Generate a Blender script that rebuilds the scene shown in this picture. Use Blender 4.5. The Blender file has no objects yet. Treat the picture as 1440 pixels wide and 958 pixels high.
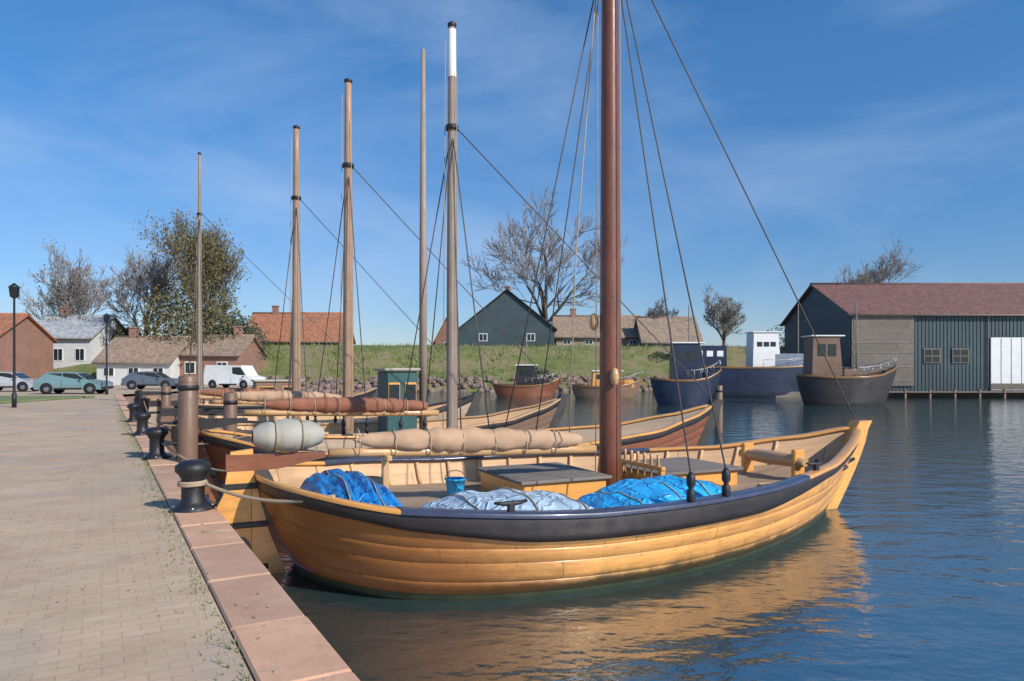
import bpy, math, random
from mathutils import Vector as V, Matrix
R=math.radians
S=bpy.context.scene
C=S.collection
random.seed(7)
CAMZ=2.4
def at(px,py,d): return V(((px-720)/1000*d, d, CAMZ+(520-py)/1000*d))
# ------------------------------------------------------------------ materials
class NT:
    def __init__(s,name):
        s.m=bpy.data.materials.new(name); s.m.use_nodes=True; s.t=s.m.node_tree
        s.b=s.t.nodes['Principled BSDF']; s.o=s.t.nodes['Material Output']
    def n(s,ty,**k):
        x=s.t.nodes.new(ty)
        for a,v in k.items():
            if a.startswith('i_'):
                q=a[2:]; q=int(q) if q.isdigit() else q.replace('_',' ')
                x.inputs[q].default_value=v
            else: setattr(x,a,v)
        return x
    def l(s,a,b): s.t.links.new(a,b)
    def tex(s,sc,detail=5,rough=.6,stretch=(1,1,1),kind='Object',dist=0):
        tc=s.n('ShaderNodeTexCoord'); mp=s.n('ShaderNodeMapping'); mp.inputs['Scale'].default_value=stretch
        s.l(tc.outputs[kind],mp.inputs[0]); nz=s.n('ShaderNodeTexNoise',i_Scale=sc,i_Detail=detail,i_Roughness=rough,i_Distortion=dist)
        s.l(mp.outputs[0],nz.inputs['Vector']); return nz.outputs[0]
    def ramp(s,f,stops):
        r=s.n('ShaderNodeValToRGB'); e=r.color_ramp.elements
        while len(e)<len(stops): e.new(.5)
        for q,(p,c) in zip(e,stops): q.position=p; q.color=(*c,1) if len(c)==3 else c
        s.l(f,r.inputs[0]); return r.outputs[0]
    def mix(s,f,a,b,mode='MIX'):
        x=s.n('ShaderNodeMix',data_type='RGBA',blend_type=mode)
        for sock,v in ((x.inputs[0],f),(x.inputs[6],a),(x.inputs[7],b)):
            if hasattr(v,'is_output'): s.l(v,sock)
            elif isinstance(v,(int,float)): sock.default_value=v
            else: sock.default_value=(*v,1)
        return x.outputs[2]
    def math(s,op,a,b=0):
        x=s.n('ShaderNodeMath',operation=op)
        for k,v in ((0,a),(1,b)):
            if hasattr(v,'is_output'): s.l(v,x.inputs[k])
            else: x.inputs[k].default_value=v
        return x.outputs[0]
    def bump(s,h,st=.3,d=.02):
        b=s.n('ShaderNodeBump',i_Strength=st,i_Distance=d); s.l(h,b.inputs['Height']); s.l(b.outputs[0],s.b.inputs['Normal'])
def sc(c,k): return tuple(min(1,x*k) for x in c)
def paint(name,c,rough=.45,var=.25,scale=3,coat=0,metal=0,bump=.15,stretch=(1,1,1)):
    n=NT(name); f=n.tex(scale,6,.65,stretch)
    n.l(n.ramp(f,[(.3,sc(c,1-var)),(.7,sc(c,1+var*.6))]),n.b.inputs['Base Color'])
    n.l(n.ramp(n.tex(scale*4,4),[(.3,(rough*.8,)*3),(.7,(min(1,rough*1.25),)*3)]),n.b.inputs['Roughness'])
    n.b.inputs['Metallic'].default_value=metal
    if coat: n.b.inputs['Coat Weight'].default_value=coat; n.b.inputs['Coat Roughness'].default_value=.135
    n.bump(n.tex(scale*12,4),bump,.01)
    return n.m
def wood(name,c,rough=.4,var=.3,coat=0,grain=6,stain=(.06,.05,.035),st=.35,joint=1,grime_shade=0):
    """planked timber: uv.x metres along, uv.y plank number"""
    n=NT(name); tc=n.n('ShaderNodeTexCoord'); sp=n.n('ShaderNodeSeparateXYZ'); n.l(tc.outputs['UV'],sp.inputs[0])
    row=n.math('FLOOR',sp.outputs[1]); 
    seg=n.math('FLOOR',n.math('ADD',n.math('MULTIPLY',sp.outputs[0],.28),n.math('MULTIPLY',row,.37)))
    cb=n.n('ShaderNodeCombineXYZ'); n.l(row,cb.inputs[0]); n.l(seg,cb.inputs[1])
    wn=n.n('ShaderNodeTexWhiteNoise',noise_dimensions='3D'); n.l(cb.outputs[0],wn.inputs[0])
    mp=n.n('ShaderNodeMapping'); mp.inputs['Scale'].default_value=(1,5,1); n.l(tc.outputs['UV'],mp.inputs[0])
    va=n.n('ShaderNodeVectorMath',operation='ADD'); n.l(mp.outputs[0],va.inputs[0]); n.l(wn.outputs['Color'],va.inputs[1])
    nz=n.n('ShaderNodeTexNoise',i_Scale=grain*.3,i_Detail=8,i_Roughness=.7,i_Distortion=.6); n.l(va.outputs[0],nz.inputs['Vector'])
    g=nz.outputs[0]
    col=n.ramp(g,[(.25,sc(c,1-var*1.3)),(.5,c),(.75,sc(c,1+var*.7))])
    pv=n.ramp(wn.outputs[0],[(0,(.78,.76,.74)),(1,(1.08,1.06,1.02))])
    col=n.mix(.8,col,pv,'MULTIPLY')
    dirt=n.ramp(n.tex(1.1,7,.7),[(.5,(0,0,0)),(.72,(1,1,1))])
    col=n.mix(n.math('MULTIPLY',dirt,st),col,stain)
    # butt joints
    fr=n.math('FRACT',n.math('ADD',n.math('MULTIPLY',sp.outputs[0],.28),n.math('MULTIPLY',row,.37)))
    if joint: j=n.math('LESS_THAN',fr,.003); col=n.mix(n.math('MULTIPLY',j,.7),col,(.02,.015,.01))
    if grime_shade:
        vf=n.math('FRACT',sp.outputs[1]); seam=n.math('MAXIMUM',n.math('LESS_THAN',vf,.07),n.math('GREATER_THAN',vf,.93)); col=n.mix(n.math('MULTIPLY',seam,.75),col,(.05,.025,.01))
        # trenail heads
        fx=n.math('FRACT',n.math('MULTIPLY',sp.outputs[0],1.9)); dx=n.math('MULTIPLY',n.math('SUBTRACT',fx,.5),.53); dy=n.math('MULTIPLY',n.math('SUBTRACT',n.math('ABSOLUTE',n.math('SUBTRACT',vf,.5)),.27),.14)
        rr=n.math('ADD',n.math('MULTIPLY',dx,dx),n.math('MULTIPLY',dy,dy)); col=n.mix(n.math('MULTIPLY',n.math('LESS_THAN',rr,.00009),.6),col,(.09,.05,.025))
        oc=n.n('ShaderNodeTexCoord'); oz=n.n('ShaderNodeSeparateXYZ'); n.l(oc.outputs['Object'],oz.inputs[0])
        gz=n.math('ADD',oz.outputs[2],n.math('MULTIPLY',n.tex(2.2,7,.75,(1,1,.5)),-.30)); col=n.mix(n.ramp(gz,[(.0,(.92,)*3),(.05,(.55,)*3),(.14,(0,0,0))]),col,(.035,.035,.014))
        sk_=n.ramp(n.tex(1.6,7,.75,(1.6,1.6,.35)),[(.54,(0,0,0)),(.74,(1,1,1))]); col=n.mix(n.math('MULTIPLY',sk_,.45),col,(.22,.10,.035))
        shade_x=n.math('ADD',oz.outputs[0],n.math('MULTIPLY',n.tex(1.3,6,.7,(1,1,2.5)),-3.2)); col=n.mix(n.ramp(n.math('MULTIPLY',shade_x,.25),[(0,(.85,)*3),(.12,(.6,)*3),(.42,(0,0,0))]),col,(.27,.095,.025))  # shade on the aft turn of the hull, painted into the varnish with a noisy edge
    n.l(col,n.b.inputs['Base Color'])
    n.l(n.ramp(n.tex(5,5),[(.3,(rough*.7,)*3),(.75,(min(1,rough*1.4),)*3)]),n.b.inputs['Roughness'])
    if coat: n.b.inputs['Coat Weight'].default_value=coat; n.b.inputs['Coat Roughness'].default_value=.15
    n.bump(g,.25,.006)
    return n.m
M={}
M['varnish']=wood('varnished_oak',(.78,.38,.10),.32,.3,.25,st=.3)
M['varnish_hull']=wood('varnished_hull_planking',(.78,.38,.10),.38,.35,.2,st=.3,joint=1,grime_shade=1)
M['varnish_light']=wood('light_varnished_spar',(.60,.36,.17),.35,.2,.3,st=.15,joint=0)
M['mast_red']=wood('red_brown_mast',(.20,.065,.035),.4,.3,.2,st=.3,joint=0)
M['mast_grey']=wood('weathered_spar',(.34,.27,.22),.6,.25,st=.2,joint=0)
M['mast_tan']=wood('tan_spar',(.42,.27,.18),.5,.25,st=.2,joint=0)
M['deck']=wood('scrubbed_deck',(.40,.28,.19),.7,.25,st=.3)
M['bulwark']=wood('inner_bulwark_wood',(.72,.46,.25),.5,.25,.1,st=.2)
M['dark_wood']=wood('tarred_wood',(.035,.03,.03),.45,.35,st=.2)
M['rust_wood']=wood('red_brown_painted_wood',(.24,.085,.04),.45,.3,st=.3)
M['brown_wood']=wood('brown_boat_wood',(.20,.12,.08),.55,.3,st=.3)
M['grey_wood']=wood('grey_timber',(.22,.19,.165),.8,.3,st=.3)
M['pale_wood']=wood('pale_boat_wood',(.42,.32,.23),.55,.25,st=.25)
M['navy_cap']=paint('navy_rail_paint',(.05,.06,.11),.35,.3,3,.3)
M['antifoul']=paint('dark_green_bottom_paint',(.035,.05,.022),.6,.5,4)
M['blue']=paint('bright_blue_tarpaulin',(.025,.38,.82),.45,.35,2.5,bump=.3)
M['blue_deep']=paint('deep_blue_tarpaulin',(.015,.24,.62),.4,.2,2,bump=.3)
M['pale_blue']=paint('faded_blue_tarpaulin',(.46,.60,.72),.5,.25,3)
M['white']=paint('white_paint',(.78,.77,.74),.4,.08,2)
def tarp(name,c):
    n=NT(name); v=n.n('ShaderNodeTexVoronoi',feature='DISTANCE_TO_EDGE',i_Scale=4.2); tc=n.n('ShaderNodeTexCoord'); mp=n.n('ShaderNodeMapping'); mp.inputs['Scale'].default_value=(1,.6,1); nz=n.n('ShaderNodeTexNoise',i_Scale=1.5,i_Detail=3)
    n.l(tc.outputs['Object'],nz.inputs[0]); va=n.n('ShaderNodeVectorMath',operation='ADD'); n.l(tc.outputs['Object'],mp.inputs[0]); n.l(mp.outputs[0],va.inputs[0]); n.l(nz.outputs['Color'],va.inputs[1]); n.l(va.outputs[0],v.inputs['Vector'])
    cre=n.ramp(v.outputs['Distance'],[(0,(1,1,1)),(.12,(.25,.25,.25)),(.5,(0,0,0))])
    f=n.tex(2.2,7,.7); col=n.ramp(f,[(.3,sc(c,.72)),(.65,sc(c,1.08))]); dust=n.ramp(n.tex(5,8,.75),[(.55,(0,0,0)),(.8,(1,1,1))])
    n.l(n.mix(n.math('MULTIPLY',dust,.35),col,(.35,.36,.34)),n.b.inputs['Base Color']); n.b.inputs['Roughness'].default_value=.42
    n.bump(n.math('ADD',cre,n.math('MULTIPLY',n.tex(9,5),.5)),.8,.035); return n.m
M['blue']=tarp('bright_blue_tarpaulin',(.03,.46,.92)); M['blue_deep']=tarp('deep_blue_tarpaulin',(.015,.24,.62)); M['pale_blue']=tarp('faded_blue_tarpaulin',(.46,.60,.72))
def canvas(name,c):
    n=NT(name); f=n.tex(3,8,.7,(.5,2,2)); col=n.ramp(f,[(.3,sc(c,.7)),(.7,sc(c,1.15))]); st=n.ramp(n.tex(1.3,7,.8),[(.55,(0,0,0)),(.7,(1,1,1))])
    n.l(n.mix(n.math('MULTIPLY',st,.4),col,sc(c,.45)),n.b.inputs['Base Color']); n.b.inputs['Roughness'].default_value=.95
    n.bump(n.tex(5,4,.6,(.35,3,3),dist=1.2),.9,.05); return n.m
M['tan_sail']=canvas('tan_furled_sail',(.50,.32,.20)); M['brown_sail']=canvas('brown_furled_sail',(.30,.12,.07))
M['cream']=paint('cream_canvas',(.40,.38,.32),.85,.12,5,bump=.4)
M['grey_blue']=paint('grey_blue_canvas',(.20,.24,.30),.8,.2,2)
M['navy']=paint('navy_hull_paint',(.018,.026,.055),.35,.12,.6)
M['black']=paint('black_iron',(.018,.018,.022),.45,.3,8,bump=.4)
M['rubber']=paint('black_rubber',(.015,.015,.017),.8,.3,8)
M['glass']=paint('dark_window_glass',(.02,.03,.035),.06,.2,1,bump=0)
M['glass'].node_tree.nodes['Principled BSDF'].inputs['Roughness'].default_value=.08
M['rope']=paint('hemp_rope',(.45,.36,.24),.9,.25,40,bump=.6)
M['wire']=paint('rigging_line',(.10,.09,.085),.6,.2,9)
M['steel']=paint('dull_steel',(.35,.36,.37),.35,.2,6,metal=.8)
M['tan_sail']=paint('tan_furled_sail',(.50,.32,.20),.9,.2,4,bump=.5)
M['brown_sail']=paint('brown_furled_sail',(.30,.12,.07),.9,.2,4,bump=.5)
M['bark']=paint('grey_bark',(.13,.11,.09),.95,.35,5,bump=.6,stretch=(1,1,.3))
M['twig']=paint('pale_twigs',(.17,.145,.125),.95,.3,2)
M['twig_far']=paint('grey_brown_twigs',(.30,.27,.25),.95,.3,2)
def leafmat(name,a,b):
    n=NT(name); g=n.n('ShaderNodeNewGeometry')
    n.l(n.ramp(g.outputs['Random Per Island'],[(0,a),(1,b)]),n.b.inputs['Base Color']); n.b.inputs['Roughness'].default_value=.6
    return n.m
M['olive']=leafmat('olive_leaves',(.075,.065,.022),(.15,.125,.04))
M['green']=leafmat('green_leaves',(.05,.075,.02),(.11,.14,.035))
M['dkgreen']=leafmat('dark_evergreen_leaves',(.018,.035,.02),(.05,.07,.035))
M['reed']=leafmat('dry_reed_blades',(.28,.21,.11),(.45,.36,.20))
M['grass']=leafmat('bank_grass_blades',(.10,.15,.03),(.22,.24,.06))
def tiles(name,c,s=.3):
    n=NT(name); tc=n.n('ShaderNodeTexCoord'); mp=n.n('ShaderNodeMapping'); mp.inputs['Scale'].default_value=(1/s,1/s,1/s); n.l(tc.outputs['UV'],mp.inputs[0])
    br=n.n('ShaderNodeTexBrick',offset=0.5,i_Scale=1,i_Mortar_Size=.03,i_Mortar_Smooth=.3,i_Bias=0)
    br.inputs['Brick Width'].default_value=.8; br.inputs['Row Height'].default_value=1
    br.inputs['Color1'].default_value=(*sc(c,.75),1); br.inputs['Color2'].default_value=(*sc(c,1.2),1); br.inputs['Mortar'].default_value=(*sc(c,.3),1)
    n.l(mp.outputs[0],br.inputs[0])
    col=n.mix(n.math('MULTIPLY',n.ramp(n.tex(.7,6,.7),[(.45,(0,0,0)),(.7,(1,1,1))]),.4),br.outputs[0],(.12,.11,.08))
    n.l(col,n.b.inputs['Base Color']); n.b.inputs['Roughness'].default_value=.8; n.bump(br.outputs['Fac'],-.6,.02)
    return n.m
M['roof_orange']=tiles('orange_roof_tiles',(.42,.17,.09))
M['roof_red']=tiles('dark_red_roof_tiles',(.20,.095,.08),.35)
M['roof_slate']=tiles('slate_roof',(.035,.035,.048))
M['roof_pale']=tiles('pale_grey_roof',(.42,.44,.46))
M['roof_tan']=tiles('weathered_tan_roof',(.34,.24,.17))
def brick(name,c,mort=(.35,.32,.28),s=4.5,kind='UV'):
    n=NT(name); tc=n.n('ShaderNodeTexCoord'); br=n.n('ShaderNodeTexBrick',i_Scale=s,i_Mortar_Size=.02,i_Mortar_Smooth=.4)
    br.inputs['Color1'].default_value=(*sc(c,.75),1); br.inputs['Color2'].default_value=(*sc(c,1.2),1); br.inputs['Mortar'].default_value=(*mort,1)
    n.l(tc.outputs[kind],br.inputs[0])
    f=n.ramp(n.tex(.9,7,.7),[(.4,(0,0,0)),(.75,(1,1,1))])
    n.l(n.mix(n.math('MULTIPLY',f,.45),br.outputs[0],(.08,.08,.06)),n.b.inputs['Base Color'])
    n.b.inputs['Roughness'].default_value=.85; n.bump(br.outputs['Fac'],-.5,.01); return n.m
M['brick']=brick('red_brown_brick',(.30,.13,.08))
M['brick_wall']=brick('quay_wall_brick',(.26,.15,.11),(.2,.18,.15),3.2)
M['brick_tan']=brick('tan_brick',(.38,.28,.2))
M['render']=paint('pale_rendered_wall',(.62,.62,.60),.85,.12,1.2)
M['tar_board']=wood('dark_teal_weatherboard',(.05,.08,.095),.6,.35,st=.2)
M['grey_board']=wood('grey_weatherboard',(.17,.145,.12),.75,.3,st=.3)
# ------------------------------------------------------------------ mesh builder
class MB:
    def __init__(s): s.v=[];s.f=[];s.uv=[];s.sm=[]
    def face(s,idx,uv=None,smooth=False):
        s.f.append(idx); s.uv.append(uv or [(0,0)]*len(idx)); s.sm.append(smooth)
    def quad(s,a,b,c,d,uvo=(0,0)):
        i=len(s.v); a,b,c,d=map(V,(a,b,c,d)); s.v+=[a,b,c,d]
        w=(b-a).length; h=(d-a).length; x,y=uvo
        s.face((i,i+1,i+2,i+3),[(x,y),(x+w,y),(x+w,y+h),(x,y+h)])
    def box(s,c,d,rz=0,ry=0,bev=0,uvk=0):
        hx,hy,hz=d[0]/2,d[1]/2,d[2]/2; m=Matrix.Rotation(rz,3,'Z')@Matrix.Rotation(ry,3,'Y'); c=V(c)
        if bev<=0:
            p=[c+m@V((x*hx,y*hy,z*hz)) for z in(-1,1) for y in(-1,1) for x in(-1,1)]
            for q in((0,1,5,4),(3,2,6,7),(1,3,7,5),(2,0,4,6),(4,5,7,6),(2,3,1,0)): s.quad(*[p[k] for k in q],uvo=(random.random()*9,uvk))
        else:
            b=bev; pr=[]
            for (sx,sy) in((1,1),(-1,1),(-1,-1),(1,-1)):
                o=[(sx*hx,sy*(hy-b)),(sx*(hx-b),sy*hy)]
                pr+= o if sx*sy>0 else o[::-1]
            lv=[(-hz,b),(-hz+b,0),(hz-b,0),(hz,b)]
            i=len(s.v)
            for z,ins in lv:
                for x,y in pr: s.v.append(c+m@V((x*(1-ins/hx),y*(1-ins/hy),z)))
            for k in range(3):
                for j in range(8):
                    a=i+k*8+j;bq=i+k*8+(j+1)%8
                    u0=j*.2; s.face((a,bq,bq+8,a+8),[(u0,uvk+.1),(u0+.2,uvk+.1),(u0+.2,uvk+.5),(u0,uvk+.5)])
            s.face(tuple(i+j for j in range(7,-1,-1)),[(x*1,y*1) for x,y in pr[::-1]]); s.face(tuple(i+24+j for j in range(8)),[(x,y) for x,y in pr])
    def tube(s,pts,rad,n=8,cap=True,uvk=0):
        pts=[V(p) for p in pts]; rs=rad if isinstance(rad,(list,tuple)) else [rad]*len(pts)
        up=V((0,0,1)); i0=len(s.v); L=0; ls=[]
        prev=None
        for k,p in enumerate(pts):
            t=(pts[min(k+1,len(pts)-1)]-pts[max(k-1,0)]).normalized()
            if prev is None:
                a=t.cross(up); a=a.normalized() if a.length>1e-3 else V((1,0,0))
            else:
                a=(prev-t*prev.dot(t)); a=a.normalized() if a.length>1e-4 else V((1,0,0))
            prev=a; b=t.cross(a)
            if k: L+=(p-pts[k-1]).length
            ls.append(L)
            for j in range(n):
                q=2*math.pi*j/n; s.v.append(p+(a*math.cos(q)+b*math.sin(q))*rs[k])
        for k in range(len(pts)-1):
            for j in range(n):
                a=i0+k*n+j;b=i0+k*n+(j+1)%n
                s.face((a,b,b+n,a+n),[(ls[k],uvk+j/n),(ls[k],uvk+(j+1)/n*.999),(ls[k+1],uvk+(j+1)/n*.999),(ls[k+1],uvk+j/n)],True)
        if cap:
            s.face(tuple(i0+j for j in range(n-1,-1,-1))); e=i0+(len(pts)-1)*n; s.face(tuple(e+j for j in range(n)))
    def lathe(s,c,prof,n=16):
        i=len(s.v); c=V(c)
        for r,z in prof:
            for j in range(n):
                q=2*math.pi*j/n; s.v.append(c+V((r*math.cos(q),r*math.sin(q),z)))
        for k in range(len(prof)-1):
            for j in range(n):
                a=i+k*n+j;b=i+k*n+(j+1)%n; s.face((a,b,b+n,a+n),[(j/n,k),(j/n,k),(j/n,k+1),(j/n,k+1)],True)
        s.face(tuple(i+(len(prof)-1)*n+j for j in range(n)))
    def grid(s,rows,uvs=None,smooth=True,closed=False):
        i=len(s.v); nr=len(rows); nc=len(rows[0])
        for r in rows: s.v+=[V(p) for p in r]
        for a in range(nr-1):
            for b in range(nc-1+(1 if closed else 0)):
                b2=(b+1)%nc
                q=(i+a*nc+b,i+a*nc+b2,i+(a+1)*nc+b2,i+(a+1)*nc+b)
                if uvs: u=[uvs[a][b],uvs[a][b2],uvs[a+1][b2],uvs[a+1][b]]
                else: u=None
                s.face(q,u,smooth)
    def prism(s,prof,h0,h1,axis='y'):
        """2D outline prof (x,z) extruded along y"""
        i=len(s.v); n=len(prof)
        for y in (h0,h1):
            for a,b in prof: s.v.append(V((a,y,b)) if axis=='y' else (V((y,a,b)) if axis=='x' else V((a,b,y))))
        for j in range(n):
            k=(j+1)%n; s.face((i+j,i+k,i+n+k,i+n+j),[(j,0),(j+.9,0),(j+.9,.9),(j,.9)])
        s.face(tuple(i+j for j in range(n-1,-1,-1)),[(prof[j][0],prof[j][1]) for j in range(n-1,-1,-1)]); s.face(tuple(i+n+j for j in range(n)),[p for p in prof])
    def build(s,name,m,parent=None,loc=None,rz=None,recalc=True):
        me=bpy.data.meshes.new(name); me.from_pydata([tuple(p) for p in s.v],[],s.f); me.materials.append(M[m] if isinstance(m,str) else m)
        ul=me.uv_layers.new(name='UVMap'); k=0
        for fu in s.uv:
            for u in fu: ul.data[k].uv=u; k+=1
        me.polygons.foreach_set('use_smooth',s.sm)
        if recalc:
            import bmesh
            b=bmesh.new(); b.from_mesh(me); bmesh.ops.recalc_face_normals(b,faces=b.faces); b.to_mesh(me); b.free()
        me.update()
        o=bpy.data.objects.new(name,me); C.objects.link(o)
        if parent: o.parent=parent
        if loc: o.location=loc
        if rz is not None: o.rotation_euler=(0,0,rz)
        return o
def tag(o,label=None,cat=None,group=None,kind=None):
    for k,v in (('label',label),('category',cat),('group',group),('kind',kind)):
        if v: o[k]=v
    return o
def thing(name,label,cat,loc=(0,0,0),rz=0,group=None):
    o=bpy.data.objects.new(name,None); C.objects.link(o); o.location=loc; o.rotation_euler=(0,0,rz); return tag(o,label,cat,group)
def lerp(a,b,t): return a+(b-a)*t
def interp(xs,ys,x):
    if x<=xs[0]: return ys[0]
    for i in range(len(xs)-1):
        if x<=xs[i+1]:
            t=(x-xs[i])/(xs[i+1]-xs[i]); t=t*t*(3-2*t)*.5+t*.5; return lerp(ys[i],ys[i+1],t)
    return ys[-1]
# ------------------------------------------------------------------ world, sun, camera
SUN_AZ=math.atan2(.78,-.63)   # direction to the sun: right and behind
SUN_EL=R(34)
w=bpy.data.worlds.new("World");S.world=w;w.use_nodes=True
nt=w.node_tree
def wn(t,**k):
    x=nt.nodes.new(t)
    for a,v in k.items(): setattr(x,a,v)
    return x
sk=wn('ShaderNodeTexSky',sky_type='NISHITA',sun_disc=False,sun_elevation=SUN_EL,sun_rotation=SUN_AZ,altitude=0,air_density=1.0,dust_density=.2,ozone_density=1.6)
hs=wn('ShaderNodeHueSaturation'); hs.inputs['Saturation'].default_value=1.18
tc=wn('ShaderNodeTexCoord'); sx=wn('ShaderNodeSeparateXYZ'); nt.links.new(tc.outputs['Generated'],sx.inputs[0])
gr=wn('ShaderNodeValToRGB'); e_=gr.color_ramp.elements; e_[0].position=0; e_[0].color=(.50,.57,.76,1); e_[1].position=.42; e_[1].color=(.80,.95,1.10,1); nt.links.new(sx.outputs[2],gr.inputs[0])
tn=wn('ShaderNodeMix',data_type='RGBA',blend_type='MULTIPLY'); tn.inputs[0].default_value=1; nt.links.new(gr.outputs[0],tn.inputs[7])
nt.links.new(sk.outputs[0],tn.inputs[6]); nt.links.new(tn.outputs[2],hs.inputs['Color'])
mp=wn('ShaderNodeMapping'); mp.inputs['Scale'].default_value=(1.2,1.0,3.2); mp.inputs['Rotation'].default_value=(0,R(38),R(20))
nt.links.new(tc.outputs['Generated'],mp.inputs[0])
cn=wn('ShaderNodeTexNoise'); cn.inputs['Scale'].default_value=1.7; cn.inputs['Detail'].default_value=7; cn.inputs['Roughness'].default_value=.55; cn.inputs['Distortion'].default_value=.5
nt.links.new(mp.outputs[0],cn.inputs['Vector'])
cr=wn('ShaderNodeValToRGB'); cr.color_ramp.elements[0].position=.43; cr.color_ramp.elements[0].color=(0,0,0,1); cr.color_ramp.elements[1].position=.85; cr.color_ramp.elements[1].color=(.5,.5,.5,1)
nt.links.new(cn.outputs[0],cr.inputs[0])
mx=wn('ShaderNodeMix',data_type='RGBA'); nt.links.new(cr.outputs[0],mx.inputs[0]); nt.links.new(hs.outputs[0],mx.inputs[6]); mx.inputs[7].default_value=(4.2,5.3,7.0,1)
nt.links.new(mx.outputs[2],nt.nodes['Background'].inputs[0]); nt.nodes['Background'].inputs[1].default_value=.12
l=bpy.data.lights.new('sun','SUN');l.energy=4.1;l.angle=R(.5);l.color=(1,.94,.85);lo=bpy.data.objects.new('sun',l);C.objects.link(lo)
sd=V((math.sin(SUN_AZ)*math.cos(SUN_EL),math.cos(SUN_AZ)*math.cos(SUN_EL),math.sin(SUN_EL)))
lo.rotation_euler=sd.to_track_quat('Z','Y').to_euler()
c=bpy.data.cameras.new('camera');c.sensor_width=36;c.lens=25;c.clip_end=6000;c.shift_y=41/1440
co=bpy.data.objects.new('camera',c);C.objects.link(co);co.location=(0,0,CAMZ);co.rotation_euler=(R(90),0,0);S.camera=co
S.view_settings.view_transform='Standard'; S.view_settings.look='None'; S.view_settings.exposure=.15; S.view_settings.gamma=1
# ------------------------------------------------------------------ setting
n=NT('water_surface'); n.b.inputs['Base Color'].default_value=(.030,.058,.062,1); n.b.inputs['Roughness'].default_value=.03; n.b.inputs['IOR'].default_value=5
a=n.tex(1.1,3,.5,(1,1.6,1)); b_=n.tex(5,4,.5,(1,1.5,1))
n.bump(n.math('ADD',a,n.math('MULTIPLY',b_,.22)),.5,.085)
mb=MB(); mb.quad((-900,-300,0),(900,-300,0),(900,2500,0),(-900,2500,0)); tag(mb.build('water',n.m),kind='structure')
QD=V((-.5,.866,0)).normalized()    # along the quay edge, away from the camera
Q0=V((-.84,3.65,0)); QN=V((-QD.y,QD.x,0))*1 # landward
if QN.x>0: QN=-QN
QZ=.8
def Q(s,off=0,z=QZ): p=Q0+QD*s+QN*off; return V((p.x,p.y,z))
# paving with brick setts
n=NT('quay_paving'); tcn=n.n('ShaderNodeTexCoord'); mpn=n.n('ShaderNodeMapping'); mpn.inputs['Rotation'].default_value=(0,0,R(-30)); n.l(tcn.outputs['Object'],mpn.inputs[0])
br=n.n('ShaderNodeTexBrick',i_Scale=1,i_Mortar_Size=.006,i_Mortar_Smooth=.4); br.inputs['Brick Width'].default_value=.21; br.inputs['Row Height'].default_value=.105
br.inputs['Color1'].default_value=(.56,.415,.30,1); br.inputs['Color2'].default_value=(.49,.36,.26,1); br.inputs['Mortar'].default_value=(.40,.32,.24,1)
n.l(mpn.outputs[0],br.inputs[0])
big=n.ramp(n.tex(.55,7,.65),[(.35,(.80,.77,.72)),(.7,(1.12,1.08,1.0))])
col=n.mix(1,br.outputs[0],big,'MULTIPLY')
sand=n.ramp(n.tex(1.6,8,.75,dist=.5),[(.46,(0,0,0)),(.66,(1,1,1))]); col=n.mix(n.math('MULTIPLY',sand,.75),col,(.55,.44,.30))
pt=n.ramp(n.tex(.33,3,.5,dist=1),[(.52,(0,0,0)),(.545,(1,1,1))]); col=n.mix(n.math('MULTIPLY',pt,.28),col,(.33,.30,.27))
st=n.ramp(n.tex(3.1,6,.7),[(.60,(0,0,0)),(.72,(1,1,1))]); col=n.mix(n.math('MULTIPLY',st,.35),col,(.12,.10,.08))
n.l(col,n.b.inputs['Base Color']); n.b.inputs['Roughness'].default_value=.9
n.bump(n.math('ADD',n.math('MULTIPLY',br.outputs['Fac'],-.35),n.math('MULTIPLY',n.tex(30,5),.8)),.5,.007)
mb=MB(); cw=.42
p=[Q(-8,cw),Q(48,cw),V((-24,75,QZ)),V((-200,75,QZ)),V((-200,-30,QZ)),V((-20,-30,QZ)),Q(-8,3)]
i=len(mb.v); mb.v+=p; mb.face(tuple(range(len(p))))
tag(mb.build('quay_pavement',n.m),kind='structure')
wl=thing('quay_wall','red brick quay wall with pink stone coping running beside the sandy paving','quay wall')
mb=MB()
for s0 in range(-8,48,4): mb.quad(Q(s0,.02,-1.5),Q(s0+4,.02,-1.5),Q(s0+4,.02,QZ-.14),Q(s0,.02,QZ-.14),uvo=(s0,0))
mb.quad(Q(48,.02,-1.5),(-24,75,-1.5),(-24,75,QZ-.14),Q(48,.02,QZ-.14)); mb.build('wall','brick_wall',wl,recalc=False)
mb=MB(); s0=-8; random.seed(3)
while s0<48:
    L=random.uniform(.85,1.15); h=random.uniform(-.006,.006)
    cc=(Q(s0,0)+Q(s0+L,0))/2+QN*(cw/2-.03); mb.box((cc.x,cc.y,QZ-.07+.012+h),(L-.012,cw+.04,.15),rz=math.atan2(QD.y,QD.x)+random.uniform(-.003,.003),bev=.014,uvk=random.random()*30)
    s0+=L
n=NT('pink_coping_stone'); tcn=n.n('ShaderNodeTexCoord'); 
f=n.tex(2.2,8,.7); g=n.n('ShaderNodeNewGeometry')
col=n.mix(1,n.ramp(f,[(.3,(.52,.30,.19)),(.7,(.72,.45,.30))]),n.ramp(g.outputs['Random Per Island'],[(0,(.8,.8,.82)),(1,(1.1,1.05,1))]),'MULTIPLY')
col=n.mix(n.math('MULTIPLY',n.ramp(n.tex(6,8,.8),[(.55,(0,0,0)),(.7,(1,1,1))]),.4),col,(.16,.12,.09))
n.l(col,n.b.inputs['Base Color']); n.b.inputs['Roughness'].default_value=.85; n.bump(n.tex(35,6,.7),.5,.006)
mb.build('coping',n.m,wl)
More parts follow.
